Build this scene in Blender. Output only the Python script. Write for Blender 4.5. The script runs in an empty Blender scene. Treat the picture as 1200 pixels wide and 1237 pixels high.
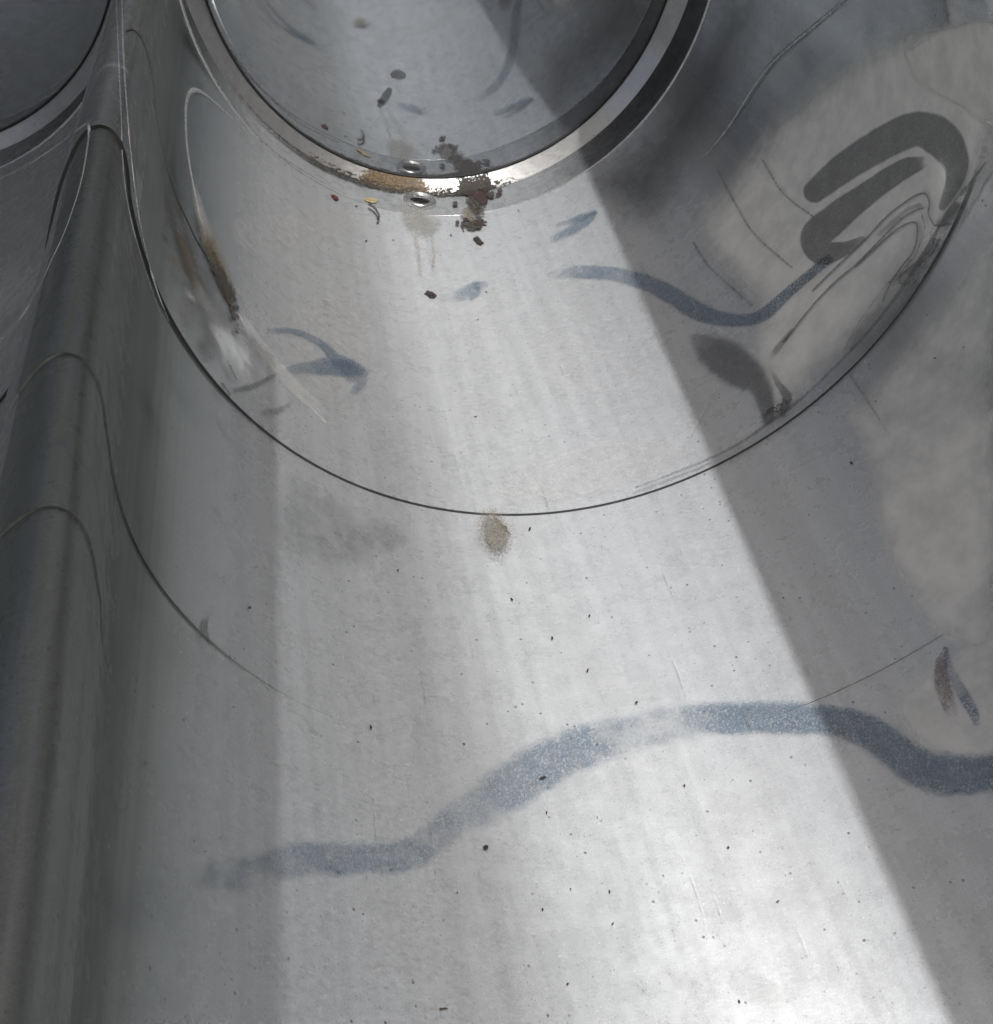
import bpy, bmesh, math, random
import numpy as np
from mathutils import Vector, Matrix

sc = bpy.context.scene
R = 0.30                      # channel radius in metres
Z0 = R + 0.03                 # axis height above the ground
PH = math.radians(17)

# ---------------------------------------------------------------- camera
F, CX, CZ = 1300.0, -0.374, 1.199
PITCH, YAW, ROLL = 0.748, -0.003, -0.266

def upr(x, z):                # rotate the fitted frame upright
    c, s = math.cos(PH), math.sin(PH)
    return (x * c - z * s, x * s + z * c)

def _basis():
    cp, sp, cy, sy = math.cos(PITCH), math.sin(PITCH), math.cos(YAW), math.sin(YAW)
    f = np.array([sy * cp, cy * cp, -sp]); rt = np.array([cy, -sy, 0.0]); u = np.cross(rt, f)
    c, s = math.cos(ROLL), math.sin(ROLL)
    out = []
    for v in (c * rt + s * u, -s * rt + c * u, f):
        x, z = upr(v[0], v[2]); out.append(np.array([x, v[1], z]))
    return out
RT, UP, FW = _basis()
_cx, _cz = upr(CX, CZ)
CAM = np.array([_cx, 0.0, _cz])     # in units of R, axis at the origin

def W(p):                     # units of R -> world metres
    p = np.asarray(p, float)
    return p * R + np.array([0, 0, Z0])

cam = bpy.data.objects.new('camera', bpy.data.cameras.new('camera'))
sc.collection.objects.link(cam)
m = Matrix(((RT[0], UP[0], -FW[0]), (RT[1], UP[1], -FW[1]), (RT[2], UP[2], -FW[2])))
cam.matrix_world = Matrix.Translation(Vector(W(CAM))) @ m.to_4x4()
cam.data.sensor_fit = 'HORIZONTAL'; cam.data.sensor_width = 36.0
cam.data.lens = 36.0 * F / 1200.0
cam.data.clip_start = 0.01; cam.data.clip_end = 500
sc.camera = cam

# ---------------------------------------------------------------- light
SUN = np.array([0.05, -0.07, 0.99]); SUN /= np.linalg.norm(SUN)   # towards the sun
w = bpy.data.worlds.new('World'); sc.world = w; w.use_nodes = True
nt = w.node_tree; bg = nt.nodes['Background']
sky = nt.nodes.new('ShaderNodeTexSky'); sky.sky_type = 'NISHITA'; sky.sun_disc = False
sky.sun_elevation = math.asin(SUN[2]); sky.air_density = .8; sky.dust_density = 10.0; sky.ozone_density = 1.0; sky.sun_rotation = math.atan2(SUN[0], SUN[1])
nt.links.new(sky.outputs[0], bg.inputs[0]); bg.inputs[1].default_value = 0.115
sl = bpy.data.lights.new('sun', 'SUN'); sl.energy = 3.5; sl.angle = math.radians(0.6); sl.color = (1, .99, .98)
so = bpy.data.objects.new('sun', sl); sc.collection.objects.link(so)
so.rotation_euler = Vector(SUN).to_track_quat('Z', 'Y').to_euler(); so.location = (0, 0, 5)
sc.cycles.max_bounces = 7; sc.cycles.diffuse_bounces = 3; sc.cycles.glossy_bounces = 5; sc.cycles.transparent_max_bounces = 16
sc.view_settings.view_transform = 'Standard'; sc.view_settings.look = 'None'
sc.view_settings.exposure = 0.0; sc.view_settings.gamma = 1.0

# ---------------------------------------------------------------- helpers
def mesh_obj(name, verts, faces, mat=None, parent=None, smooth=True):
    me = bpy.data.meshes.new(name)
    me.from_pydata([tuple(v) for v in verts], [], faces)
    if smooth: me.polygons.foreach_set('use_smooth', [True] * len(me.polygons))
    if mat: me.materials.append(mat)
    o = bpy.data.objects.new(name, me); sc.collection.objects.link(o)
    if parent: o.parent = parent
    return o

def grid_mesh(name, P, mat=None, parent=None, skip=(), holes=()):
    nu, nv = P.shape[:2]
    me = bpy.data.meshes.new(name)
    me.vertices.add(nu * nv); me.vertices.foreach_set('co', P.reshape(-1))
    i = np.arange(nu * nv).reshape(nu, nv)
    q = np.stack([i[:-1, :-1], i[1:, :-1], i[1:, 1:], i[:-1, 1:]], -1)
    keep = [k for k in range(nv - 1) if k not in skip]
    q = q[:, keep].reshape(-1, 4)
    mi_ = np.zeros(len(q), np.int32)
    if skip: mi_[::len(keep)] = 1
    for c_, r_ in holes:
        cen = P.reshape(-1, 3)[q].mean(1); ok_ = np.linalg.norm(cen - c_, axis=1) > r_; q = q[ok_]; mi_ = mi_[ok_]
    n = len(q)
    me.loops.add(n * 4); me.loops.foreach_set('vertex_index', q.reshape(-1).astype(np.int32))
    me.polygons.add(n); me.polygons.foreach_set('loop_start', np.arange(n, dtype=np.int32) * 4)
    me.polygons.foreach_set('loop_total', np.full(n, 4, np.int32))
    me.polygons.foreach_set('use_smooth', np.ones(n, bool))
    if skip: me.polygons.foreach_set('material_index', mi_)
    me.update(calc_edges=True)
    if mat: me.materials.append(mat)
    o = bpy.data.objects.new(name, me); sc.collection.objects.link(o)
    if parent: o.parent = parent
    return o

def tag(o, label=None, cat=None, group=None, kind=None):
    for k, v in (('label', label), ('category', cat), ('group', group), ('kind', kind)):
        if v: o[k] = v
    return o

def ray(px, py):
    a = (px - 600.0) / F; b = -(py - 618.5) / F
    return a * RT + b * UP + FW

def cyl(px, py):              # pixel -> (theta_deg, y) on the right channel
    d = ray(px, py)
    a = d[0]**2 + d[2]**2; b = 2 * (CAM[0]*d[0] + CAM[2]*d[2]); c = CAM[0]**2 + CAM[2]**2 - 1
    D = max(b*b - 4*a*c, 0.0); t = (-b + math.sqrt(D)) / 2 / a
    return math.degrees(math.atan2(CAM[0] + t*d[0], -(CAM[2] + t*d[2]))), t * d[1]

# ---------------------------------------------------------------- materials
class NT:
    """small helper round one material's node tree"""
    def __init__(s, name):
        s.m = bpy.data.materials.new(name); s.m.use_nodes = True
        s.t = s.m.node_tree; s.n = s.t.nodes; s.l = s.t.links
        s.b = s.n['Principled BSDF']; s.out = s.n['Material Output']
        s.co = s.n.new('ShaderNodeTexCoord').outputs['Object']
    def put(s, sock, v):
        if isinstance(v, bpy.types.NodeSocket): s.l.new(v, sock)
        elif isinstance(v, (tuple, list)) and len(v) == 3 and sock.type == 'RGBA': sock.default_value = (*v, 1)
        else: sock.default_value = v
    def math(s, op, a, b=0.0, clamp=False):
        k = s.n.new('ShaderNodeMath'); k.operation = op; k.use_clamp = clamp
        s.put(k.inputs[0], a); s.put(k.inputs[1], b); return k.outputs[0]
    def mapped(s, sc_):
        k = s.n.new('ShaderNodeMapping'); s.l.new(s.co, k.inputs[0]); k.inputs['Scale'].default_value = sc_; return k.outputs[0]
    def noise(s, scale, detail=3.0, stretch=None, rough=.55, dist=0.0):
        k = s.n.new('ShaderNodeTexNoise'); k.inputs['Scale'].default_value = scale
        k.inputs['Detail'].default_value = detail; k.inputs['Roughness'].default_value = rough; k.inputs['Distortion'].default_value = dist
        s.l.new(s.mapped(stretch) if stretch else s.co, k.inputs['Vector']); return k.outputs['Fac']
    def voro(s, scale, stretch=None, out='Distance', rnd=1.0):
        k = s.n.new('ShaderNodeTexVoronoi'); k.inputs['Scale'].default_value = scale; k.inputs['Randomness'].default_value = rnd
        s.l.new(s.mapped(stretch) if stretch else s.co, k.inputs['Vector'])
        return (k.outputs['Distance'], k.outputs['Color'])
    def rng(s, v, a, b, c=0.0, d=1.0, smooth=True):
        k = s.n.new('ShaderNodeMapRange'); k.interpolation_type = 'SMOOTHSTEP' if smooth else 'LINEAR'
        s.put(k.inputs[0], v)
        for i, q in enumerate((a, b, c, d)): s.put(k.inputs[1 + i], q)
        return k.outputs[0]
    def mix(s, f, a, b):
        k = s.n.new('ShaderNodeMix'); k.data_type = 'RGBA'; s.put(k.inputs[0], f); s.put(k.inputs[6], a); s.put(k.inputs[7], b); return k.outputs[2]
    def bump(s, h, strength, dist):
        k = s.n.new('ShaderNodeBump'); k.inputs['Strength'].default_value = strength; k.inputs['Distance'].default_value = dist
        s.l.new(h, k.inputs['Height']); return k.outputs[0]

def metal(name, base=(.484, .506, .523), rough=.71, gloss=.24, grough=.30, metallic=.70, grain=1.0, pits=1.0):
    k = NT(name)
    big = k.noise(5.0, 2, (1, .6, 1)); streak = k.noise(110, 2, (1, .025, 1)); scuff = k.noise(330, 2, (.6, 1.5, .6), .65)
    fine = k.noise(1100, 0); med = k.noise(45, 3, None, .7)
    v = k.math('ADD', k.rng(big, .3, .7, -.03, .03), k.rng(streak, .25, .75, -.05, .05))
    v = k.math('ADD', v, k.rng(scuff, .25, .75, -.075 * grain, .075 * grain))
    v = k.math('ADD', v, k.rng(med, .3, .7, -.015, .015))
    v = k.math('ADD', v, k.rng(fine, .3, .7, -.055 * grain, .055 * grain))
    # scattered dark pits
    pit, col = k.voro(170); gate = k.rng(med, .44, .60)
    sep = k.n.new('ShaderNodeSeparateColor'); k.l.new(col, sep.inputs[0])
    keep = k.rng(sep.outputs[0], .72, .74)
    pm = k.math('MULTIPLY', k.rng(pit, .10, .22, 1, 0), k.math('MULTIPLY', keep, gate))
    pm = k.math('MULTIPLY', pm, .75 * pits)
    lo = tuple(c * .45 for c in base); hi = tuple(min(c * 1.55, .95) for c in base)
    c = k.mix(k.math('ADD', v, .5, True), lo, hi)
    warm = k.mix(k.rng(big, .45, .75, 0, .22), c, k.mix(.5, c, (.33, .32, .27)))
    pa = k.n.new('ShaderNodeAttribute'); pa.attribute_name = 'wall_shade'
    dull = k.n.new('ShaderNodeMix'); dull.data_type = 'RGBA'; dull.blend_type = 'MULTIPLY'  # wall shade multiplied into the base colour
    k.put(dull.inputs[0], k.math('MULTIPLY', pa.outputs['Fac'], k.rng(streak, .25, .75, .85, 1.1), True)); k.put(dull.inputs[6], warm); k.put(dull.inputs[7], (.335, .345, .32))
    c = k.mix(pm, dull.outputs[2], (.06, .055, .05))
    BASE_C = c; k.put(k.b.inputs['Metallic'], metallic)
    rr = k.math('ADD', k.rng(scuff, .25, .75, rough - .09, rough + .09), k.rng(big, .3, .7, -.02, .02))
    k.put(k.b.inputs['Roughness'], rr)
    # orange-peel relief, beads of grit
    grit, gk = k.voro(420); s2 = k.n.new('ShaderNodeSeparateColor'); k.l.new(gk, s2.inputs[0])
    gm = k.math('MULTIPLY', k.rng(grit, .05, .34, 1, 0), k.rng(s2.outputs[1], .86, .90))
    gm = k.math('MULTIPLY', gm, k.math('SUBTRACT', 1.0, pa.outputs['Fac'], True))
    tick = k.math('MULTIPLY', k.math('MULTIPLY', k.rng(grit, .06, .30, 1, 0), k.rng(s2.outputs[0], .70, .74)), k.rng(scuff, .42, .58, .1, .75 * pits))
    BASE_C = k.mix(tick, BASE_C, (.09, .088, .085))
    k.put(k.b.inputs['Base Color'], k.mix(k.math('MULTIPLY', gm, .55 * grain), BASE_C, (.8, .8, .8)))
    h = k.math('ADD', k.math('MULTIPLY', scuff, .6 * grain), k.math('MULTIPLY', gm, .55 * grain))
    h = k.math('ADD', h, k.math('MULTIPLY', pm, -.8))
    nb = k.bump(h, .45, .00022)
    wave = k.noise(7.0, 0, (1, .5, 1))
    nw = k.bump(k.math('ADD', k.math('MULTIPLY', wave, 1.0), k.math('MULTIPLY', scuff, .012 * grain)), .6, .004)
    k.put(k.b.inputs['Normal'], nb)
    g = k.n.new('ShaderNodeBsdfAnisotropic'); k.put(g.inputs['Color'], c)
    k.put(g.inputs['Normal'], nw)
    po = k.n.new('ShaderNodeAttribute'); po.attribute_name = 'polish'
    gf = k.math('ADD', k.rng(big, .3, .7, gloss * .92, gloss * 1.08), k.math('MULTIPLY', po.outputs['Fac'], .60), True)
    k.put(g.inputs['Roughness'], k.math('MULTIPLY', k.rng(med, .3, .75, grough * .75, grough * 1.5), k.rng(po.outputs['Fac'], 0, 1, 1, .11)))
    mx = k.n.new('ShaderNodeMixShader'); k.put(mx.inputs[0], gf)
    k.l.new(k.b.outputs[0], mx.inputs[1]); k.l.new(g.outputs[0], mx.inputs[2]); k.l.new(mx.outputs[0], k.out.inputs[0])
    return k.m
STEEL = metal('steel_sheet')
DISC = metal('polished_end_steel', gloss=.82, grough=.035, grain=.3, pits=.5)
RIM = metal('rim_steel', base=(.66, .66, .64), gloss=.4, grough=.14, grain=.7, rough=.4)
BEAD = metal('weld_and_glint', base=(.8, .81, .8), rough=.3, gloss=.4, grough=.15, grain=.3, pits=0)
SEAM2 = metal('thin_seam_edge', base=(.42, .43, .42), grain=.2, pits=0, gloss=.3)
SEAM = metal('seam_edge', base=(.10, .10, .10), grain=.2, pits=0, gloss=.1)
DARK = metal('blocker_and_ground', base=(.54, .545, .51), grain=.3, metallic=0, gloss=.02, rough=.8)
WIRE = metal('grommet_steel', base=(.62, .62, .62), rough=.25, gloss=.6, grough=.08, grain=.2)

def decal_mat(name, c1, c2, rough=.5, metallic=0.0, nscale=120, lo=.30, hi=.62, soft=.25, speck=0.0, amax=1.0, relief=0.0):
    """coat on the metal: the vertex attribute 'a' is its thickness, noise breaks it up"""
    k = NT(name)
    at = k.n.new('ShaderNodeAttribute'); at.attribute_name = 'a'; a = at.outputs['Fac']
    nz = k.noise(nscale, 3, None, .68)
    al = k.rng(k.math('ADD', a, k.rng(nz, .2, .8, -.5 * soft, .5 * soft, False)), lo, hi, 0, amax)
    if speck:
        sp = k.noise(780, 0); al = k.math('MULTIPLY', al, k.rng(sp, .50, .66, 1, 1 - speck))
    al = k.math('MULTIPLY', al, k.rng(a, .01, .10))
    k.put(k.b.inputs['Base Color'], k.mix(k.rng(nz, .35, .65), c1, c2))
    k.put(k.b.inputs['Roughness'], rough); k.put(k.b.inputs['Metallic'], metallic); k.put(k.b.inputs['Alpha'], al)
    if relief: k.put(k.b.inputs['Normal'], k.bump(k.noise(500, 4), .8, relief))
    return k.m
PAINT = decal_mat('blue_grey_paint', (.065, .12, .185), (.105, .165, .235), .5, .25, 45, .08, 1.0, .75, .75, .62)
GREYP = decal_mat('grey_paint', (.07, .075, .083), (.095, .10, .106), .5, .2, 60, .08, .85, .45, .2, .52)
PURP = decal_mat('purple_paint', (.12, .09, .095), (.17, .13, .13), .5, .1, 200, .15, .8, .6, .5, .7)
STAIN = decal_mat('olive_stain', (.12, .11, .085), (.21, .195, .16), .7, 0, 650, .38, .78, 1.3, .6, .82)
SOOT = decal_mat('black_dirt', (.018, .016, .013), (.05, .042, .032), .75, 0, 260, .44, .62, 1.3, 0, .96, .0006)
RUST = decal_mat('rust', (.06, .035, .014), (.19, .125, .055), .75, 0, 300, .34, .62, .8, .2, .9, .0006)
REDD = decal_mat('reddish_dirt', (.05, .022, .02), (.018, .013, .012), .75, 0, 330, .42, .64, 1.2, 0, .9, .0006)
MATTE = decal_mat('painted_wall_light', (.72, .72, .69), (.78, .775, .745), .55, .45, 40, .05, .95, .2, .0, .90)  # pale coat that paints light onto the walls
MATTE2 = decal_mat('pale_metal_fine', (.54, .545, .55), (.64, .645, .65), .66, .6, 120, .10, 1.0, .6, .15, .36)
DARKREF = decal_mat('dark_reflection', (.13, .132, .13), (.18, .182, .18), .34, .8, 60, .10, 1.0, .3, .1, .68)
LINE = decal_mat('scratch_reflection_dark', (.05, .05, .05), (.08, .08, .075), .6, .2, 160, .15, .8, .6, .3, .6)
PALE = decal_mat('scratch_reflection_pale', (.55, .56, .55), (.7, .7, .69), .4, .6, 160, .15, .7, .5, .2, .8)
BAND = decal_mat('tarnish_and_shade', (.05, .055, .055), (.09, .09, .09), .4, .6, 60, 0, 1.0, .25, 0, .8)
def plain(name, c1, c2, rough=.7, scale=300):
    k = NT(name); k.put(k.b.inputs['Base Color'], k.mix(k.rng(k.noise(scale, 4), .3, .7), c1, c2)); k.put(k.b.inputs['Roughness'], rough); return k.m
CRUMB = plain('dried_dirt', (.006, .005, .005), (.022, .017, .013)); TWIG = plain('twig_bark', (.035, .022, .012), (.10, .07, .045))
YEL = plain('dry_leaf', (.26, .21, .10), (.40, .34, .2)); REDB = plain('red_chip', (.07, .018, .014), (.11, .03, .02))
def dimmer():
    k = NT('sun_dimmer_sheet'); tr = k.n.new('ShaderNodeBsdfTransparent'); mx = k.n.new('ShaderNodeMixShader')
    k.put(k.b.inputs['Base Color'], (.6, .6, .58)); k.put(k.b.inputs['Roughness'], .9)
    k.put(mx.inputs[0], .31)     # both faces of this added sheet together stop about half the sun
    k.l.new(tr.outputs[0], mx.inputs[1]); k.l.new(k.b.outputs[0], mx.inputs[2]); k.l.new(mx.outputs[0], k.out.inputs[0]); return k.m
DIMMER = dimmer()
HOLE = plain('hole_inside', (.01, .01, .009), (.03, .028, .024))

# ---------------------------------------------------------------- profile of the twin channel
LC = (-2.10, 0.05, 0.965)     # left channel centre x, z and radius
def profile():
    pts = []
    for a in np.linspace(128, -84, 445): pts.append((math.sin(math.radians(a)), -math.cos(math.radians(a))))
    ctrl = [(-.999, -.04), (-.997, .030), (-1.001, .076), (-1.016, .108), (-1.042, .116), (-1.071, .094), (-1.102, .046), (-1.131, -.015), (-1.155, -.080), (-1.178, -.150), (-1.197, -.228)]
    # Catmull-Rom through the crest
    a0 = pts[-1]; ext = [pts[-2]] + [a0] + ctrl[0:]
    left = []
    for a in np.linspace(67, -100, 300):
        left.append((LC[0] + LC[2]*math.sin(math.radians(a)), LC[1] - LC[2]*math.cos(math.radians(a))))
    ext = ext + [left[0], left[1]]
    E = np.array(ext)
    for i in range(1, len(E) - 2):
        p0, p1, p2, p3 = E[i-1], E[i], E[i+1], E[i+2]
        for t in np.linspace(0, 1, 12, endpoint=False)[(0 if i > 1 else 1):]:
            pts.append(tuple(.5*((2*p1) + (-p0+p2)*t + (2*p0-5*p1+4*p2-p3)*t*t + (-p0+3*p1-3*p2+p3)*t**3)))
    pts += left
    return np.array(pts)
PR = profile()
# normals pointing to the open side
T = np.gradient(PR, axis=0); T /= np.linalg.norm(T, axis=1)[:, None]
NR = np.stack([T[:, 1], -T[:, 0]], 1)

Y3, Y2, Y1, YD = 1.08, 1.427, 2.274, 4.445

chute = bpy.data.objects.new('steel_chute', None); sc.collection.objects.link(chute)
tag(chute, 'twin-channel steel chute with polished end discs and grey paint marks', 'chute')

CREST = np.exp(-((PR[:, 0] + 1.02) / .11)**2) * np.clip((PR[:, 1] + .55) / .5, 0, 1)**2
def crest_shift(y):           # the ridge leans over towards the open end
    return float(np.interp(y, [0, .7, 1.08, 1.427, 2.27, 3.0], [.088, .068, .048, .028, .0, -.004]))

def surf(y, off):
    s_ = crest_shift(y) * CREST
    return np.stack([PR[:, 0] + NR[:, 0]*off + s_, np.full(len(PR), y), PR[:, 1] + NR[:, 1]*off], 1)

TH = np.degrees(np.arctan2(PR[:, 0], -PR[:, 1])); TH[PR[:, 0] < -1.012] = -100   # angle round the right channel
def smooth(x, a, b):
    t = np.clip((x - a) / (b - a), 0, 1); return t*t*(3 - 2*t)
FADE = {1: np.ones(len(PR)), 2: .02 + .98*np.maximum(1 - smooth(TH, -62, -36), smooth(TH, 20, 40)), 3: 1 - smooth(TH, -90, -76)}

POLISH = np.maximum(1 - smooth(TH, -72, -40), .85*smooth(TH, 40, 75))     # the sliding floor is scoured dull, the walls keep their polish

WALL_SHADE = (1 - smooth(TH, -78, -46)) * np.where(PR[:, 0] < -1.1, .62, 1.0)          # shade of the left wall and ridge, painted into the colour

POLISH = np.where(PR[:, 0] < -.985, .3*POLISH, POLISH)
POLISH = np.convolve(np.pad(POLISH, 12, mode='edge'), np.ones(25)/25, 'valid')
def panel(y0, y1, lift, fade, ny, holes=(), pol=1.0, shd=1.0):
    ys = np.linspace(y0, y1, ny)
    rows = [surf(y0 - .35*lift, -.0012), surf(y0 - .1*lift, lift * fade)]
    for y in ys:
        f = (y - y0) / (y1 - y0)
        rows.append(surf(y, lift * fade * (1 - f)))
    P = np.stack(rows, 1)
    o = grid_mesh('channel_panel', W(P), STEEL, chute, skip=(1,), holes=holes)
    o.data.materials.append(SEAM if lift > .006 else SEAM2)
    po = np.repeat(POLISH*pol, P.shape[1]).astype(np.float32)
    o.data.attributes.new('wall_shade', 'FLOAT', 'POINT').data.foreach_set('value', np.repeat(WALL_SHADE*shd, P.shape[1]).astype(np.float32))
    o.data.attributes.new('polish', 'FLOAT', 'POINT').data.foreach_set('value', po)
    return o
HY, HR = cyl(507, 245)[1], .042           # drain hole
HT = math.radians(cyl(507, 245)[0])
HC = np.array([math.sin(HT), HY, -math.cos(HT)])
p4 = panel(-.6, Y3, 0, FADE[1], 60, pol=.4)
p3 = panel(Y3, Y2, .0036, FADE[3], 40, pol=.5)
p2 = panel(Y2, Y1, .0040, FADE[2], 60, pol=.7)
p1 = panel(Y1, YD + .06, .0070, FADE[1], 300, holes=[(W(HC), HR * R * 1.12)], shd=.75)

# grommet with a tube running down from it
hn = np.array([-math.sin(HT), 0, math.cos(HT)]); hx = np.array([math.cos(HT), 0, math.sin(HT)]); hy = np.array([0, 1.0, 0])
def lathe(name, prof, mat, parent, n=48):
    ang = np.linspace(0, 2*math.pi, n + 1)
    P = np.zeros((n + 1, len(prof), 3))
    for j, (r, h) in enumerate(prof):
        P[:, j] = HC + np.outer(np.cos(ang)*r, hx) + np.outer(np.sin(ang)*r, hy) + hn*h
    return grid_mesh(name, W(P), mat, parent)
ring = lathe('grommet', [(.072, -.004), (.071, .014), (.066, .022), (.058, .022), (.052, .015), (.049, .015), (.046, .019), (.043, .015), (.041, -.01)], WIRE, chute)
lathe('drain_tube', [(.0405, .004), (.0405, -.16), (0, -.16)], HOLE, ring)

YW = cyl(858, 0)[1]                       # weld line round the channel before the end disc
def end_disc(cx, cz, r):
    th = np.linspace(0, 2*math.pi, 241)
    P = np.zeros((241, 3, 3))
    for j, (rr, yy, dz) in enumerate(((1.0, YD-.06, 0), (.934, YD+.02, -.02), (0.0, YD+.02, -.02))):
        P[:, j] = np.stack([cx + r*rr*np.sin(th), np.full(241, yy), cz + dz - r*rr*np.cos(th)], 1)
    grid_mesh('rim_ring', W(P[:, :2]), RIM, chute)
    d = grid_mesh('end_disc', W(P[:, 1:]), DISC, chute)
    # the dark gap between disc and rim
    Q = np.zeros((241, 9, 3)); rr = .934*r
    for j, a in enumerate(np.linspace(0, 2*math.pi, 9)):
        q = rr + .0045*math.cos(a)
        Q[:, j] = np.stack([cx + q*np.sin(th), np.full(241, YD + .016 + .0045*math.sin(a)), cz - .02 - q*np.cos(th)], 1)
    grid_mesh('gasket', W(Q), HOLE, d)
    # tarnished band by the rim, its bottom painted shadow, and the weld bead itself
    lo, hi = (-97, 128) if cx == 0 else (-100, 66)
    t2 = np.radians(np.linspace(lo, hi, 300))
    B = np.zeros((300, 12, 3))
    for j, yy in enumerate(np.linspace(YW, YD - .05, 12)):
        q = r - .0022
        B[:, j] = np.stack([cx + q*np.sin(t2), np.full(300, yy), cz - q*np.cos(t2)], 1)
    bd = grid_mesh('joint_band', W(B), BAND, chute)
    ba = np.repeat((.0 + .30*smooth(np.degrees(t2), -30, -10) + .60*smooth(np.degrees(t2), 22, 60)), 12).astype(np.float32)
    bd.data.attributes.new('a', 'FLOAT', 'POINT').data.foreach_set('value', ba)
    K = np.zeros((300, 7, 3)); td = np.degrees(t2)
    rad = .0012 + .0042 * np.maximum(1.5*(1 - smooth(td, -58, -30)), smooth(td, 14, 40))
    for j, a in enumerate(np.linspace(-.2, math.pi + .2, 7)):
        q = r - .0022 - rad*np.sin(a)
        K[:, j] = np.stack([cx + q*np.sin(t2), YW + rad*np.cos(a), cz - q*np.cos(t2)], 1)
    grid_mesh('weld_and_glint', W(K), BEAD, chute)
end_disc(0, 0, 1.0); end_disc(LC[0], LC[1], LC[2])

# ---------------------------------------------------------------- unseen blockers added overhead to shape the sun bands
ZC = 1.7
def caster(px, py):
    th, y = cyl(px, py); t = math.radians(th)
    p = np.array([math.sin(t), y, -math.cos(t)])
    k = (ZC - p[2]) / SUN[2]
    return p + SUN * k
a, b_ = caster(340, 1237), caster(335, 680)
c, d = caster(1150, 1237), caster(700, 180)
def ext(a, b, y):
    f = (y - a[1]) / (b[1] - a[1]); return a + (b - a) * f
def strip(name, e0, e1, width, sgn, yend=6.0, mat=None, ystart=-.1):
    A, B = ext(e0, e1, ystart), ext(e0, e1, yend)
    o = [A, B, B + np.array([sgn*width, 0, 0]), A + np.array([sgn*width, 0, 0])]
    v = [W(p) for p in o] + [W(p + np.array([0, 0, .06])) for p in o]
    f = [(0, 1, 2, 3), (7, 6, 5, 4), (0, 4, 5, 1), (1, 5, 6, 2), (2, 6, 7, 3), (3, 7, 4, 0)]
    return mesh_obj(name, v, f, mat or DARK, None, False)
tag(strip('sun_blocker', a, b_, 1.35, -1, 2.5), 'narrow opaque grey canopy strip added unseen to shade the left channel', 'blocker')
tag(strip('sun_blocker', c, d, 3.0, 1), 'broad opaque grey canopy strip added unseen to shade the right channel wall', 'blocker')
e0_, e1_ = np.array([-.90, 2.52, ZC]), np.array([-.88, 6.0, ZC])
def strip_from(e0, e1, width):
    o = [e0, e1, e1 - np.array([width, 0, 0]), e0 - np.array([width, 0, 0])]
    v = [W(p) for p in o] + [W(p + np.array([0, 0, .06])) for p in o]
    return mesh_obj('sun_blocker', v, [(0, 1, 2, 3), (7, 6, 5, 4), (0, 4, 5, 1), (1, 5, 6, 2), (2, 6, 7, 3), (3, 7, 4, 0)], DARK, None, False)
tag(strip_from(e0_, e1_, 1.5), 'opaque grey canopy strip added unseen over the ridge beside the end discs', 'blocker')
ZC = 24.0  # unseen sheet added high up, dims the sun with a soft edge
a, b_ = caster(645, 1150), caster(445, 245)
tag(strip('sun_dimmer', a, b_, 3.2, -1, 9.0, DIMMER, -6.0), 'thin pale see-through sheet added unseen high above to dim the sun', 'sun dimmer')

# ---------------------------------------------------------------- marks on the metal
def cyl_np(px, py):           # pixels -> points on the right channel (units of R), its normals and y
    a = (px - 600.0) / F; b = -(py - 618.5) / F
    d = a[..., None]*RT + b[..., None]*UP + FW
    A = d[..., 0]**2 + d[..., 2]**2; B = 2*(CAM[0]*d[..., 0] + CAM[2]*d[..., 2]); C = CAM[0]**2 + CAM[2]**2 - 1
    t = (-B + np.sqrt(np.maximum(B*B - 4*A*C, 0))) / 2 / A
    p = CAM + t[..., None]*d
    n = np.stack([-p[..., 0], np.zeros_like(t), -p[..., 2]], -1); n /= np.linalg.norm(n, axis=-1)[..., None]
    return p, n
OFFS = [0.0]
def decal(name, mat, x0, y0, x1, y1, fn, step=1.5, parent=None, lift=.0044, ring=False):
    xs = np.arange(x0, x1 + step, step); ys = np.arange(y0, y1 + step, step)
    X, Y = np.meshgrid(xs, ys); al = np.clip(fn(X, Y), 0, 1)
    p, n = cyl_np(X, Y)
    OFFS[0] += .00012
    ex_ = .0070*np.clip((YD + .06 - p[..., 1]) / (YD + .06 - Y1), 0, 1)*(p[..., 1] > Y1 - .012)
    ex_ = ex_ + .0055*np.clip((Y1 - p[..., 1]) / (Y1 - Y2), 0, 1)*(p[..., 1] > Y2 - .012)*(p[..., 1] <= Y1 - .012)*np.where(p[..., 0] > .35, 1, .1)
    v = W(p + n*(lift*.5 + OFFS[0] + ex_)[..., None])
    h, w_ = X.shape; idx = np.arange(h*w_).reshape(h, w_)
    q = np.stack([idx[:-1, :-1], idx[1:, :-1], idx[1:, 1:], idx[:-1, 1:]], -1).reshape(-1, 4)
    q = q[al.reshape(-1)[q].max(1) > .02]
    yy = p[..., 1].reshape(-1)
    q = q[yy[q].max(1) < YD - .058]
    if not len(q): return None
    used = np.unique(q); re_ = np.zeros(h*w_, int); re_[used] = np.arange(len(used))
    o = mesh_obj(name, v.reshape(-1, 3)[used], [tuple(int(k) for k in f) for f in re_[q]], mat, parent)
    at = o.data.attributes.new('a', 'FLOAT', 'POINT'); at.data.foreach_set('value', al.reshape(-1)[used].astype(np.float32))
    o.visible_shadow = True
    return o
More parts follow.
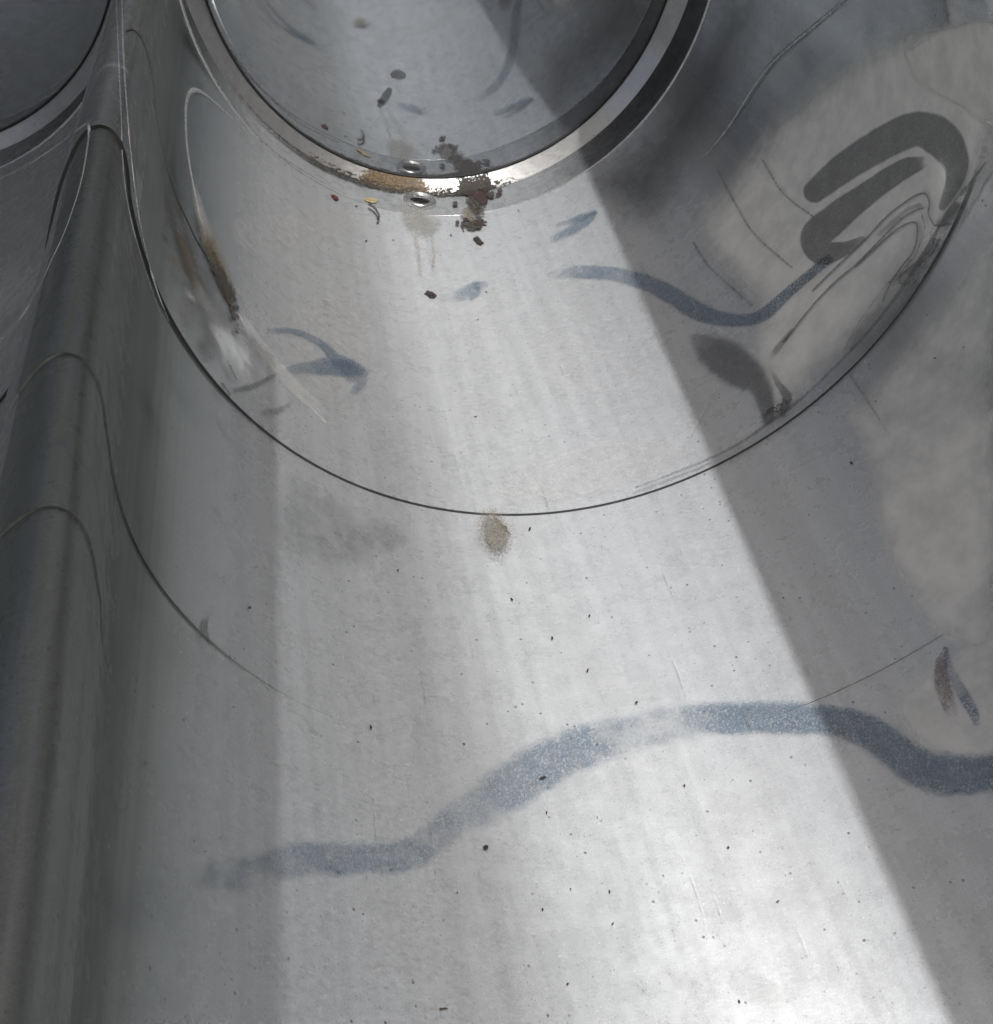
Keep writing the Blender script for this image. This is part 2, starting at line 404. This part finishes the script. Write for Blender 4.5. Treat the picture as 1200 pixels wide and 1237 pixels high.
def cr(pts, n=10):            # Catmull-Rom through rows of any width
    E = np.array(pts, float); E = np.vstack([2*E[0] - E[1], E, 2*E[-1] - E[-2]]); out = []
    for i in range(1, len(E) - 2):
        p0, p1, p2, p3 = E[i-1:i+3]
        for t in np.linspace(0, 1, n, endpoint=False):
            out.append(.5*((2*p1) + (-p0+p2)*t + (2*p0-5*p1+4*p2-p3)*t*t + (-p0+3*p1-3*p2+p3)*t**3))
    out.append(E[-2]); return np.array(out)
def stroke(name, mat, pts, parent, soft=.35, step=1.5, **kw):     # rows x, y, half width, strength
    C = cr(pts, 8 if len(pts) > 2 else 12)
    def fn(X, Y):
        best = np.full(X.shape, 9.0); al = np.zeros(X.shape)
        for a, b in zip(C[:-1], C[1:]):
            d = b[:2] - a[:2]; L = max(d @ d, 1e-6)
            t = np.clip(((X - a[0])*d[0] + (Y - a[1])*d[1]) / L, 0, 1)
            hw = np.maximum(a[2] + (b[2] - a[2])*t, .5)
            r = np.hypot(X - a[0] - d[0]*t, Y - a[1] - d[1]*t) / hw
            m_ = r < best; best = np.where(m_, r, best); al = np.where(m_, a[3] + (b[3] - a[3])*t, al)
        return al * (1 - smooth(best, 1 - soft, 1 + soft))
    m_ = C[:, 2].max()*1.5 + 3
    return decal(name, mat, C[:, 0].min() - m_, C[:, 1].min() - m_, C[:, 0].max() + m_, C[:, 1].max() + m_, fn, step, parent, **kw)
def patch(name, mat, poly, strength, feather, parent, step=3.0, **kw):
    C = cr(poly + [poly[0]], 6)[:, :2]
    def fn(X, Y):
        ins = np.zeros(X.shape, bool); dm = np.full(X.shape, 1e9)
        for a, b in zip(C[:-1], C[1:]):
            c_ = ((a[1] > Y) != (b[1] > Y)); den = b[1] - a[1]
            ins ^= c_ & (X < (b[0] - a[0])*(Y - a[1])/(den if abs(den) > 1e-9 else 1e-9) + a[0])
            d = b - a; L = max(d @ d, 1e-6); t = np.clip(((X - a[0])*d[0] + (Y - a[1])*d[1]) / L, 0, 1)
            dm = np.minimum(dm, np.hypot(X - a[0] - d[0]*t, Y - a[1] - d[1]*t))
        sd = np.where(ins, dm, -dm)
        return strength * smooth(sd, -feather*.4, feather)
    return decal(name, mat, C[:, 0].min() - feather, C[:, 1].min() - feather, C[:, 0].max() + feather, C[:, 1].max() + feather, fn, step, parent, **kw)

# pale and dark areas of the sheet
patch('pale_patch', MATTE, [(1215, 25), (1130, 22), (1060, 45), (990, 95), (925, 150), (880, 210), (842, 258), (848, 305), (905, 372), (900, 430), (945, 500), (1060, 395), (1130, 300), (1215, 185)], .8, 44, p1)  # right-wall brightness painted in, as in every MATTE patch here
patch('pale_patch', MATTE, [(1090, 60), (1150, 28), (1215, 30), (1215, 150), (1160, 130), (1110, 100)], .7, 10, p1)
patch('pale_patch', MATTE, [(1215, 478), (1140, 512), (1085, 560), (1060, 610), (1068, 660), (1100, 715), (1150, 735), (1215, 690)], .75, 30, p2)
patch('pale_patch', MATTE2, [(270, 262), (340, 252), (420, 244), (432, 280), (390, 300), (320, 318), (280, 300)], .75, 16, p1)  # this and the other MATTE2 patches only lighten the sheet
patch('pale_patch', MATTE2, [(322, 405), (360, 365), (430, 355), (452, 420), (430, 470), (395, 500), (355, 460)], .75, 16, p1)
patch('pale_patch', MATTE2, [(580, 598), (640, 560), (720, 536), (800, 532), (842, 545), (820, 566), (740, 600), (640, 616)], .9, 12, p1)
patch('pale_patch', MATTE2, [(720, 270), (790, 380), (835, 480), (840, 520), (700, 525), (640, 420), (640, 330)], .45, 30, p1)
patch('pale_patch', MATTE, [(1010, 500), (1080, 420), (1215, 260), (1215, 480), (1215, 760), (1150, 790), (1090, 730), (1050, 640), (1040, 570)], .6, 40, p2)
patch('pale_patch', MATTE, [(1215, 745), (1130, 800), (1075, 850), (1110, 905), (1215, 915)], .5, 22, p3)
patch('dark_reflection_patch', DARKREF, [(680, 215), (745, 165), (800, 110), (845, 30), (860, -10), (930, -10), (915, 60), (890, 120), (860, 190), (830, 255), (795, 290), (735, 270)], .8, 75, p1)  # dark surroundings mirrored in the wall, painted in
patch('shade_patch', DARKREF, [(345, 560), (430, 603), (498, 640), (480, 675), (420, 695), (345, 682), (320, 640)], .36, 26, p2)  # darker side of the reflected light pattern, painted in

# spray paint
stroke('paint_stroke', PAINT, [(205, 1057, 12, 0), (250, 1058, 18, .38), (310, 1055, 21, .45), (345, 1042, 22, .52), (380, 1037, 21, .6), (420, 1038, 19, .6), (460, 1038, 20, .6), (500, 1028, 21, .56), (535, 1005, 20, .5), (562, 983, 24, .42), (600, 960, 29, .6), (640, 935, 30, .72), (690, 910, 27, .72), (740, 892, 25, .5), (790, 880, 23, .42), (840, 870, 20, .6), (890, 868, 19, .95), (950, 868, 19, .95), (1010, 872, 18, .95), (1050, 885, 21, 1), (1080, 905, 21, 1), (1110, 928, 23, 1), (1145, 937, 23, 1), (1215, 933, 21, 1)], p4, .42)
tag(bpy.data.objects['paint_stroke'], 'wide wavy blue-grey paint stroke across the floor')
stroke('paint_stroke', PAINT, [(665, 334, 4, .3), (700, 330, 8, .7), (740, 332, 9, .75), (780, 342, 10, .8), (810, 356, 11, .85), (840, 375, 12, .9), (870, 386, 9, 1), (905, 388, 7, 1), (930, 378, 8, 1), (955, 355, 6, 1), (985, 330, 6, 1), (1003, 315, 6, 1)], p1, .3)
stroke('paint_stroke', GREYP, [(987, 232, 14, .9), (1030, 198, 18, 1), (1080, 168, 20, 1), (1112, 156, 21, 1), (1140, 166, 23, 1), (1158, 192, 17, 1), (1158, 218, 11, .9), (1143, 250, 5, .7)], p1, .18)
stroke('paint_stroke', GREYP, [(1128, 193, 4, .0), (1114, 198, 9, .7), (1095, 205, 12, 1), (1050, 235, 14, 1), (1008, 268, 18, 1), (988, 288, 18, 1), (996, 306, 15, 1), (1022, 302, 9, .9), (1045, 290, 4, .6)], p1, .18)
stroke('paint_stroke', GREYP, [(845, 415, 12, .5), (870, 430, 22, .85), (895, 448, 22, .9), (915, 462, 16, .75), (926, 485, 11, .8), (930, 508, 8, .8)], p1, .5)
stroke('paint_stroke', GREYP, [(934, 450, 3, .3), (943, 466, 4, .6), (953, 482, 6, .75), (948, 503, 4, .7)], p1, .3)
stroke('paint_stroke', GREYP, [(930, 438, 3, .2), (942, 423, 4, .6), (958, 402, 3, .5)], p1, .4)
for P_ in ([(675, 273, 3, .5), (697, 266, 4, .8), (719, 257, 3, .8)], [(668, 291, 4, .4), (690, 280, 6, .75), (712, 266, 5, .8), (720, 258, 3, .8)]):
    stroke('paint_stroke', PAINT, P_, p1, .5, 1.0)
stroke('paint_stroke', PAINT, [(322, 401, 3, .6), (354, 403, 4, .7), (385, 417, 5, .75), (405, 436, 8, .8), (424, 450, 12, .8), (436, 462, 8, .5), (424, 478, 5, .5)], p1, .4)
stroke('paint_stroke', PAINT, [(345, 450, 5, .5), (375, 446, 9, .75), (405, 446, 11, .8), (440, 445, 10, .35), (462, 440, 8, .1)], p1, .4)
stroke('paint_stroke', GREYP, [(280, 474, 4, .5), (305, 468, 4, .6), (328, 456, 3, .6)], p1, .5)
stroke('paint_stroke', GREYP, [(315, 501, 4, .4), (335, 498, 4, .5), (350, 488, 3, .4)], p1, .5)
stroke('paint_stroke', PAINT, [(530, 362, 6, .25), (556, 358, 8, .45), (572, 347, 5, .7), (586, 346, 5, .5)], p1, .5)
stroke('paint_stroke', PAINT, [(574, 346, 5, .6), (577, 354, 5, .8), (570, 361, 4, .6)], p1, .5)
stroke('paint_stroke', PURP, [(1144, 786, 4, .5), (1138, 806, 8, .65), (1141, 832, 10, .6), (1150, 858, 9, .4), (1160, 874, 6, .2)], p3, .3)
stroke('paint_stroke', PAINT, [(1143, 786, 3, .5), (1150, 812, 6, .5), (1165, 840, 8, .75), (1175, 858, 7, .75), (1181, 874, 4, .5)], p3, .4)

# wall reflections and ridge highlights modelled as beads: found on the sheet itself by casting through the pixel
from mathutils.bvhtree import BVHTree
BV = []
for pn in (p1, p2, p3):
    BV.append(BVHTree.FromPolygons([v.co[:] for v in pn.data.vertices], [q.vertices[:] for q in pn.data.polygons]))
CW = Vector(W(CAM))
def hit(px, py):
    d = Vector(ray(px, py)).normalized(); best = None
    for bv in BV:
        h_ = bv.ray_cast(CW, d)
        if h_[0] is not None and (best is None or h_[3] < best[3]): best = h_
    if best is None: return None
    n = best[1] if best[1].dot(d) < 0 else -best[1]
    return best[0], n, best[3]
def bead(name, pts, mat, parent, flat=.5):       # rows x, y, radius in pixels
    C = cr(pts, 6); V, Fc, prev = [], [], []
    for x, y, r_ in C:
        h_ = hit(x, y)
        if h_ is None: continue
        prev.append((np.array(h_[0]), np.array(h_[1]), max(r_, .25) * h_[2] / F))
    k_ = 8
    for i, (p, n, r_) in enumerate(prev):
        t = prev[min(i + 1, len(prev) - 1)][0] - prev[max(i - 1, 0)][0]; t /= np.linalg.norm(t) + 1e-9
        b = np.cross(n, t); b /= np.linalg.norm(b) + 1e-9
        for q in range(k_):
            a = 2*math.pi*q/k_; V.append(p + b*math.cos(a)*r_ + n*(math.sin(a)*r_*flat + r_*.1))
    for i in range(len(prev) - 1):
        for q in range(k_):
            a, b = i*k_ + q, i*k_ + (q + 1) % k_; Fc.append((a, b, b + k_, a + k_))
    return mesh_obj(name, V, Fc, mat, parent)
bead('weld_and_glint', [(425, 238, .5), (395, 223, .8), (350, 196, 1.1), (300, 160, 1.5), (265, 129, 2.0), (247, 114, 2.6), (235, 109, 3.0), (227, 116, 2.8), (224, 140, 2.4), (227, 185, 1.9), (237, 240, 1.5), (251, 295, 1.2), (270, 345, 1.0), (292, 385, .9), (320, 425, .7), (355, 468, .5), (395, 512, .3)], BEAD, p1)  # rim's reflection in the left wall, modelled as a bead
bead('weld_and_glint', [(0, 216, .6), (35, 198, .8), (70, 175, 1.1), (95, 156, 1.7), (106, 150, 2.0), (107, 165, 1.7), (101, 205, 1.3), (92, 240, 1.1), (78, 280, .9), (62, 315, .8), (48, 345, .7), (25, 385, .5)], BEAD, p1)  # matching reflection loop in the left channel
bead('weld_and_glint', [(204, 388, .8), (186, 340, 1.0), (171, 280, 1.3), (161, 215, 1.5), (154, 140, 1.4), (149, 60, 1.1), (147, -6, .8)], BEAD, p1)  # ridge highlight modelled as a bead, and the next one
bead('weld_and_glint', [(196, 385, .3), (172, 315, .5), (156, 255, .7), (149, 205, .8), (146, 130, .8), (143, 60, .7), (140, -6, .6)], BEAD, p1)
bead('reflected_joint_line', [(152, 38, 1.0), (160, 36, 1.4), (168, 42, 1.4), (176, 58, 1.2), (184, 92, 1.0), (189, 140, 1.1), (200, 195, 1.2), (212, 235, 1.4), (224, 262, 1.8), (240, 295, 2.2), (258, 322, 2.2), (272, 350, 1.8), (281, 385, .8)], HOLE, p1, .25)  # reflection of the dirty joint line, modelled as a dark bead
stroke('grime_and_reflection', STAIN, [(238, 262, 6, .5), (252, 300, 10, .9), (268, 335, 8, .8), (282, 372, 5, .4)], p1, .5, 1.2)  # this and the next two paint the rim's reflected dirt
stroke('grime_and_reflection', RUST, [(244, 288, 3, .45), (254, 308, 4, .55), (264, 326, 3, .4)], p1, .6, 1.2)
stroke('grime_and_reflection', SOOT, [(246, 300, 5, .5), (262, 335, 8, .7), (278, 370, 7, .65), (283, 405, 3, .4)], p1, .5, 1.0)
stroke('pale_patch', MATTE, [(230, 225, 4, .2), (238, 258, 6, .42), (249, 285, 6, .3)], p1, .7, 1.2)  # this and the next paint the rim's silver reflection
stroke('pale_patch', MATTE, [(288, 385, 4, .35), (310, 420, 7, .42), (345, 462, 8, .40), (380, 497, 8, .3), (395, 512, 4, .05)], p1, .4, 1.2)

# warped reflections on the right wall, painted as lines and smears (drawn 4.8 times enlarged from 950, 180)
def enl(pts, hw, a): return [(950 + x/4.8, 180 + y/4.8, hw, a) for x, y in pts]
REFL = [[(170, 830), (300, 700), (450, 560), (600, 400), (700, 320), (780, 270), (830, 262), (855, 310), (850, 380), (880, 440), (920, 445), (970, 430)],
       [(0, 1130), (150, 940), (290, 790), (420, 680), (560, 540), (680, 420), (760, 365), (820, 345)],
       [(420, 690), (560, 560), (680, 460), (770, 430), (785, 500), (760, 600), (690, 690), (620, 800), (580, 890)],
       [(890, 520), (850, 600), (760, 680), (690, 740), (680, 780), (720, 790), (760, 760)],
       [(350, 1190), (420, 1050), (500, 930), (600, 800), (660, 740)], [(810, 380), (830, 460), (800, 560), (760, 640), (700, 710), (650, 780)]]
for i, r_ in enumerate(REFL):
    stroke('reflection_line', LINE, enl(r_, 1.2, .85 if i < 4 else .5), p1, .5, .9)
stroke('reflection_smear', GREYP, enl([(560, 500), (660, 410), (740, 345), (800, 330)], 3.2, .5), p1, .6)
stroke('reflection_smear', GREYP, enl([(890, 540), (800, 660), (740, 720)], 5, .55), p1, .6)
stroke('reflection_smear', GREYP, enl([(400, 1160), (470, 1040), (560, 930)], 5, .4), p1, .6)
stroke('reflection_smear', GREYP, enl([(920, 430), (980, 370), (1020, 330)], 5, .7), p1, .4)
# drag marks and scratches; first pair paints the weld line's wall reflection
stroke('scratch_and_reflection', LINE, [(1022, 0, 1.2, .8), (975, 40, 1.2, .7), (942, 68, 1.2, .8), (912, 105, 1, .5), (880, 155, 1, .5), (845, 200, 1, .2)], p1, .5, .9)
stroke('scratch_and_reflection', PALE, [(1024, 1, 1, .5), (944, 69, 1, .6), (914, 106, 1.2, .8), (882, 156, 1, .7), (850, 195, 1, .3)], p1, .5, .9)
for P_ in ([(840, 295), (860, 325), (890, 352), (912, 372)], [(870, 208), (890, 245), (915, 285), (960, 325)], [(925, 195), (950, 235), (985, 262)]):
    stroke('scratch_and_reflection', LINE, [(x, y, 1.6, .55) for x, y in P_], p1, .6, 1.0)
stroke('scratch_and_reflection', LINE, [(1030, 455, 1.5, .5), (1060, 500, 1.5, .5), (1085, 540, 1.5, .3)], p2, .6, 1.0)
stroke('scratch_and_reflection', LINE, [(247, 742, 3, .2), (244, 760, 3, .7), (248, 780, 2, .4)], p3, .5, 1.0)
stroke('scratch_and_reflection', LINE, [(272, 445, 1.5, .9), (280, 462, 1, .7)], p1, .5, .8); stroke('scratch_and_reflection', LINE, [(262, 467, 2, .9), (272, 480, 1, .8)], p1, .5, .8)
stroke('scratch_and_reflection', PALE, [(868, 470, 1, .6), (842, 520, 1, .8), (838, 530, 1, .6)], p1, .5, .8)
stroke('scratch_and_reflection', PALE, [(143, 683, 1.5, 1), (145, 692, 1, .8)], p3, .5, .8)

rs = random.Random(3)
for i in range(26):           # sliding scratches run along the channel
    x, y = rs.uniform(420, 1060), rs.uniform(330, 1200); L = rs.uniform(25, 110)*(y/900)
    dx, dy = 288 - x, -546 - y; q = L/math.hypot(dx, dy); w_ = rs.uniform(-5, 5)
    par = p4 if y > 920 else (p2 if y > 640 else p1)
    stroke('scratch_and_reflection', LINE if i % 2 else PALE, [(x, y, .7, .2), (x + dx*q*.5 + w_, y + dy*q*.5, .8, rs.uniform(.3, .5)), (x + dx*q, y + dy*q, .6, .15)], par, .6, .9)
# grime round the joint and the drain
stroke('grime_and_reflection', SOOT, [(250, 62, 2, .3), (290, 118, 3, .5), (330, 160, 4, .55), (380, 196, 5, .7), (430, 217, 6, .8), (470, 226, 7, .9), (510, 230, 8, .9), (550, 230, 8, .95), (585, 228, 6, .8), (630, 214, 3, .6), (680, 188, 2.5, .5), (740, 138, 2, .35)], p1, .5, .9)
stroke('grime_and_reflection', SOOT, [(468, 230, 3, .4), (510, 230, 5, .7), (560, 231, 7, .85), (582, 232, 8, .7)], p1, .4, .9)
stroke('grime_and_reflection', SOOT, [(568, 222, 12, .55), (576, 240, 14, .66), (574, 258, 13, .62), (567, 270, 8, .55)], p1, .6, .9)
stroke('grime_and_reflection', REDD, [(568, 226, 9, .7), (580, 236, 10, .9), (584, 244, 7, .7)], p1, .4, .9)
rg = random.Random(11)
for i in range(26):
    x, y = rg.gauss(570, 14), rg.uniform(222, 276); hw = rg.uniform(1.0, 4.5)
    stroke('grime_and_reflection', SOOT if i % 4 else REDD, [(x, y, hw, .85), (x + rg.uniform(-9, 9), y + rg.uniform(-2, 6), hw*.5, .7)], p1, .5, .9)
for i in range(30):
    x = rg.uniform(395, 660); y = 222 - ((x - 525)/310)**2*170 + rg.uniform(0, 12); hw = rg.uniform(.7, 2.4)
    stroke('grime_and_reflection', SOOT, [(x, y, hw, .9), (x + rg.uniform(-7, 7), y + rg.uniform(-2, 4), hw*.5, .8)], p1, .5, .9)
stroke('grime_and_reflection', STAIN, [(563, 262, 6, .9), (570, 268, 5, .8)], p1, .4, .9)
stroke('drain_stain', STAIN, [(485, 250, 5, .4), (500, 266, 17, .62), (515, 276, 14, .6), (528, 272, 8, .5)], p1, .6, 1.2)
for P_ in ([(500, 285), (505, 310), (507, 335)], [(520, 285), (524, 310), (522, 330)]):
    stroke('drain_stain', STAIN, [(x, y, 3, .5) for x, y in P_], p1, .6, 1.2)
stroke('sand_stain', STAIN, [(592, 634, 10, .7), (597, 648, 16, .85), (600, 660, 12, .8), (601, 666, 4, .6)], p2, .45, 1.0)
stroke('sand_stain', STAIN, [(585, 632, 12, .5), (596, 648, 26, .53), (602, 668, 14, .48)], p2, .4, 1.2)
stroke('hair_crack', SOOT, [(444, 252, 1.2, 1), (452, 258, 1.2, 1), (456, 266, 1.2, 1), (455, 270, 2, 1)], p1, .4, .7)

stroke('grime_and_reflection', LINE, [(770, 597, 1.5, .5), (850, 566, 1.8, .7), (900, 541, 2, .8), (945, 509, 2.5, .9), (985, 478, 2, .7), (1060, 402, 2, .8), (1110, 335, 2.5, .9), (1160, 252, 2, .8), (1200, 196, 1.5, .8)], p1, .5, 1.0)
stroke('grime_and_reflection', SOOT, [(930, 506, 3, .5), (945, 498, 6, .6), (960, 490, 3, .5)], p1, .6, 1.0)

# rust on the rim ring over the drain: on the ring's cone, so laid there
def rim_mark(mat, t0, t1, f0, f1, strength, feather=.3):
    n, m_ = 90, 14
    tt = np.radians(np.linspace(t0, t1, n)); ff = np.linspace(f0, f1, m_)
    P = np.zeros((n, m_, 3)); al = np.zeros((n, m_))
    for j, f in enumerate(ff):
        q = 1 - .066*f; y = YD - .06 + .08*f - .0025
        P[:, j] = np.stack([q*np.sin(tt), np.full(n, y), -.02*f - q*np.cos(tt)], 1)
        u = np.linspace(0, 1, n)
        al[:, j] = strength * np.minimum(smooth(u, 0, feather), smooth(1 - u, 0, feather)) * (.55 + .45*(1 - f))
    o = grid_mesh('rust_mark', W(P), mat, bpy.data.objects['rim_ring'])
    at = o.data.attributes.new('a', 'FLOAT', 'POINT'); at.data.foreach_set('value', al.reshape(-1).astype(np.float32))
rim_mark(RUST, -22, 3, 0, 1, 1.1); rim_mark(SOOT, 4, 18, -.05, 1, 1.1); rim_mark(STAIN, -2, 8, 0, 1, .9); rim_mark(SOOT, -42, 32, -.05, .4, .58, .25)

# two smudges on the polished disc itself
def disc_mark(pts, mat):
    C = cr(pts, 6); t_ = 3.0; V, Fc, A_ = [], [], []
    for i, (x, y, hw) in enumerate(C):
        d0 = C[min(i + 1, len(C) - 1)][:2] - C[max(i - 1, 0)][:2]; nx = np.array([-d0[1], d0[0]]) / (np.hypot(*d0) + 1e-9)
        for k_, f_ in enumerate((-1, -.6, 0, .6, 1)):
            q = np.array([x, y]) + nx*hw*f_; d = ray(q[0], q[1]); k2 = (YD + .0185) / d[1]
            V.append(W(CAM + d*k2)); A_.append((0, .7, .95, .7, 0)[k_] * (0 if i in (0, len(C) - 1) else 1))
    for i in range(len(C) - 1):
        for k_ in range(4): Fc.append((i*5 + k_, i*5 + k_ + 1, i*5 + k_ + 6, i*5 + k_ + 5))
    o = mesh_obj('smudge', V, Fc, mat, bpy.data.objects['end_disc'])
    o.data.attributes.new('a', 'FLOAT', 'POINT').data.foreach_set('value', np.array(A_, np.float32))
disc_mark([(472, 92, 3), (478, 90, 7), (484, 91, 7), (491, 92, 3)], GREYP)
disc_mark([(457, 130, 3), (463, 122, 6), (468, 114, 6), (472, 106, 3)], GREYP)

# loose bits lying on the metal
rnd = random.Random(5)
def crumb(name, px, py, sx, sy, ang, mat, label, group=None, h=.5, jag=.35):
    p, n = cyl_np(np.array(float(px)), np.array(float(py)))
    q, _ = cyl_np(np.array(float(px) + 1), np.array(float(py))); r_, _ = cyl_np(np.array(float(px)), np.array(float(py) + 1))
    ex, ey = (q - p)*R, (r_ - p)*R              # metres per pixel on the sheet
    bm = bmesh.new(); bmesh.ops.create_icosphere(bm, subdivisions=2, radius=1)
    ca, sa = math.cos(ang), math.sin(ang); pw = W(p + n*.004)
    hh = h * min(sx, sy) * np.linalg.norm(ex)
    for v in bm.verts:
        k = 1 + rnd.uniform(-jag, jag); u, w2 = v.co.x*sx*k, v.co.y*sy*k
        loc = ex*(u*ca - w2*sa) + ey*(u*sa + w2*ca) + n*hh*(v.co.z*k*.8 + .35)
        v.co = Vector(loc)
    me = bpy.data.meshes.new(name); bm.to_mesh(me); bm.free(); me.materials.append(mat)
    o = bpy.data.objects.new(name, me); sc.collection.objects.link(o); o.location = Vector(pw)
    tag(o, label, 'debris', group); return o
crumb('dirt_clump', 578, 292, 6.5, 3.2, .55, CRUMB, 'black ragged dirt clump just past the sooty smudge by the drain')
crumb('dirt_clump', 520, 357, 7, 3.6, .25, CRUMB, 'dark oval dirt clump beside the short blue smear')
crumb('dirt_clump', 586, 1025, 3, 2.6, .3, CRUMB, 'small black dirt clump below the wide wavy paint stroke')
crumb('dirt_clump', 655, 941, 4.2, 1.6, -.2, CRUMB, 'thin black dirt clump lying on the wide wavy paint stroke')
crumb('paint_chip', 404, 240, 5, 2, .6, REDB, 'small dark red chip below the weld line')
crumb('leaf_bit', 448, 243, 8, 2.4, .1, YEL, 'pale yellow dry leaf bit left of the drain hole')
crumb('husk', 534, 1220, 5, 1.2, 0, TWIG, 'tiny brown husk on the bare floor')
SPK = [(709, 699), (667, 772), (710, 811), (690, 893), (689, 1075), (740, 1117), (827, 950), (1082, 1128), (893, 1211), (736, 1078), (600, 480), (618, 725), (733, 494), (617, 479), (1131, 433), (570, 517), (574, 505), (660, 983), (640, 570), (720, 549), (769, 850), (480, 690), (430, 250), (442, 292), (475, 291), (560, 170 + 110), (545, 285), (640, 640), (712, 745), (685, 1190), (655, 1100), (880, 1025), (940, 1090), (560, 900), (1166, 420), (1030, 560), (447, 880), (280, 855), (150, 1010), (160, 770), (146, 1050), (300, 735), (245, 1030)]
for i in range(20):
    SPK.append((rnd.gauss(690, 150), rnd.uniform(640, 1230)) if i < 6 else ((rnd.gauss(560, 70), rnd.uniform(250, 600)) if i < 14 else (rnd.uniform(930, 1190), rnd.uniform(330, 800))))
for i, (x, y) in enumerate(SPK):
    s_ = rnd.uniform(.8, 1.8) if i < 43 else rnd.uniform(.5, 1.1)
    s_ *= 1.25 if rnd.random() < .12 else .9
    if x < 330: where, gr = 'on the dull left wall of the channel', 'grit on the left wall'
    elif y < 560 and x < 860: where, gr = 'on the panel between the drain and the seam', 'grit near the drain'
    elif x > 900 and y < 820: where, gr = 'on the shaded right wall of the channel', 'grit on the right wall'
    else: where, gr = 'on the bright floor by the wide wavy paint stroke', 'grit on the bright floor'
    crumb('grit_speck', x, y, s_*rnd.uniform(1, 1.6), s_*rnd.uniform(.6, 1), rnd.uniform(0, 3), CRUMB, 'tiny black grit speck ' + where, gr)
# twig by the sandy stain
def twig():
    pts = [(597, 626), (603, 634), (609, 641), (617, 649)]; rad = [.9, 1.2, 1.3, .6]
    ring_n = 7; V = []; Fc = []
    for (x, y), r_ in zip(pts, rad):
        p, n = cyl_np(np.array(float(x)), np.array(float(y))); c_ = W(p + n*.008)
        e = np.array([.8, .5, 0]); e -= n*(e @ n); e /= np.linalg.norm(e); r2 = r_*.00055
        for k_ in range(ring_n):
            a = 2*math.pi*k_/ring_n; V.append(c_ + e*math.cos(a)*r2 + n*math.sin(a)*r2)
    for i in range(len(pts) - 1):
        for k_ in range(ring_n):
            a, b = i*ring_n + k_, i*ring_n + (k_ + 1) % ring_n; Fc.append((a, b, b + ring_n, a + ring_n))
    Fc += [tuple(range(ring_n)), tuple(range((len(pts)-1)*ring_n, len(pts)*ring_n))]
    o = mesh_obj('twig', V, Fc, TWIG); tag(o, 'thin brown twig on the sandy stain under the panel seam', 'twig')
twig()
crumb('dirt_clump', 609, 639, 4, 2, .6, CRUMB, 'black crumb caught on the thin twig')

g = mesh_obj('ground', [(-40, -40, 0), (40, -40, 0), (40, 40, 0), (-40, 40, 0)], [(0, 1, 2, 3)], DARK)
tag(g, kind='structure')
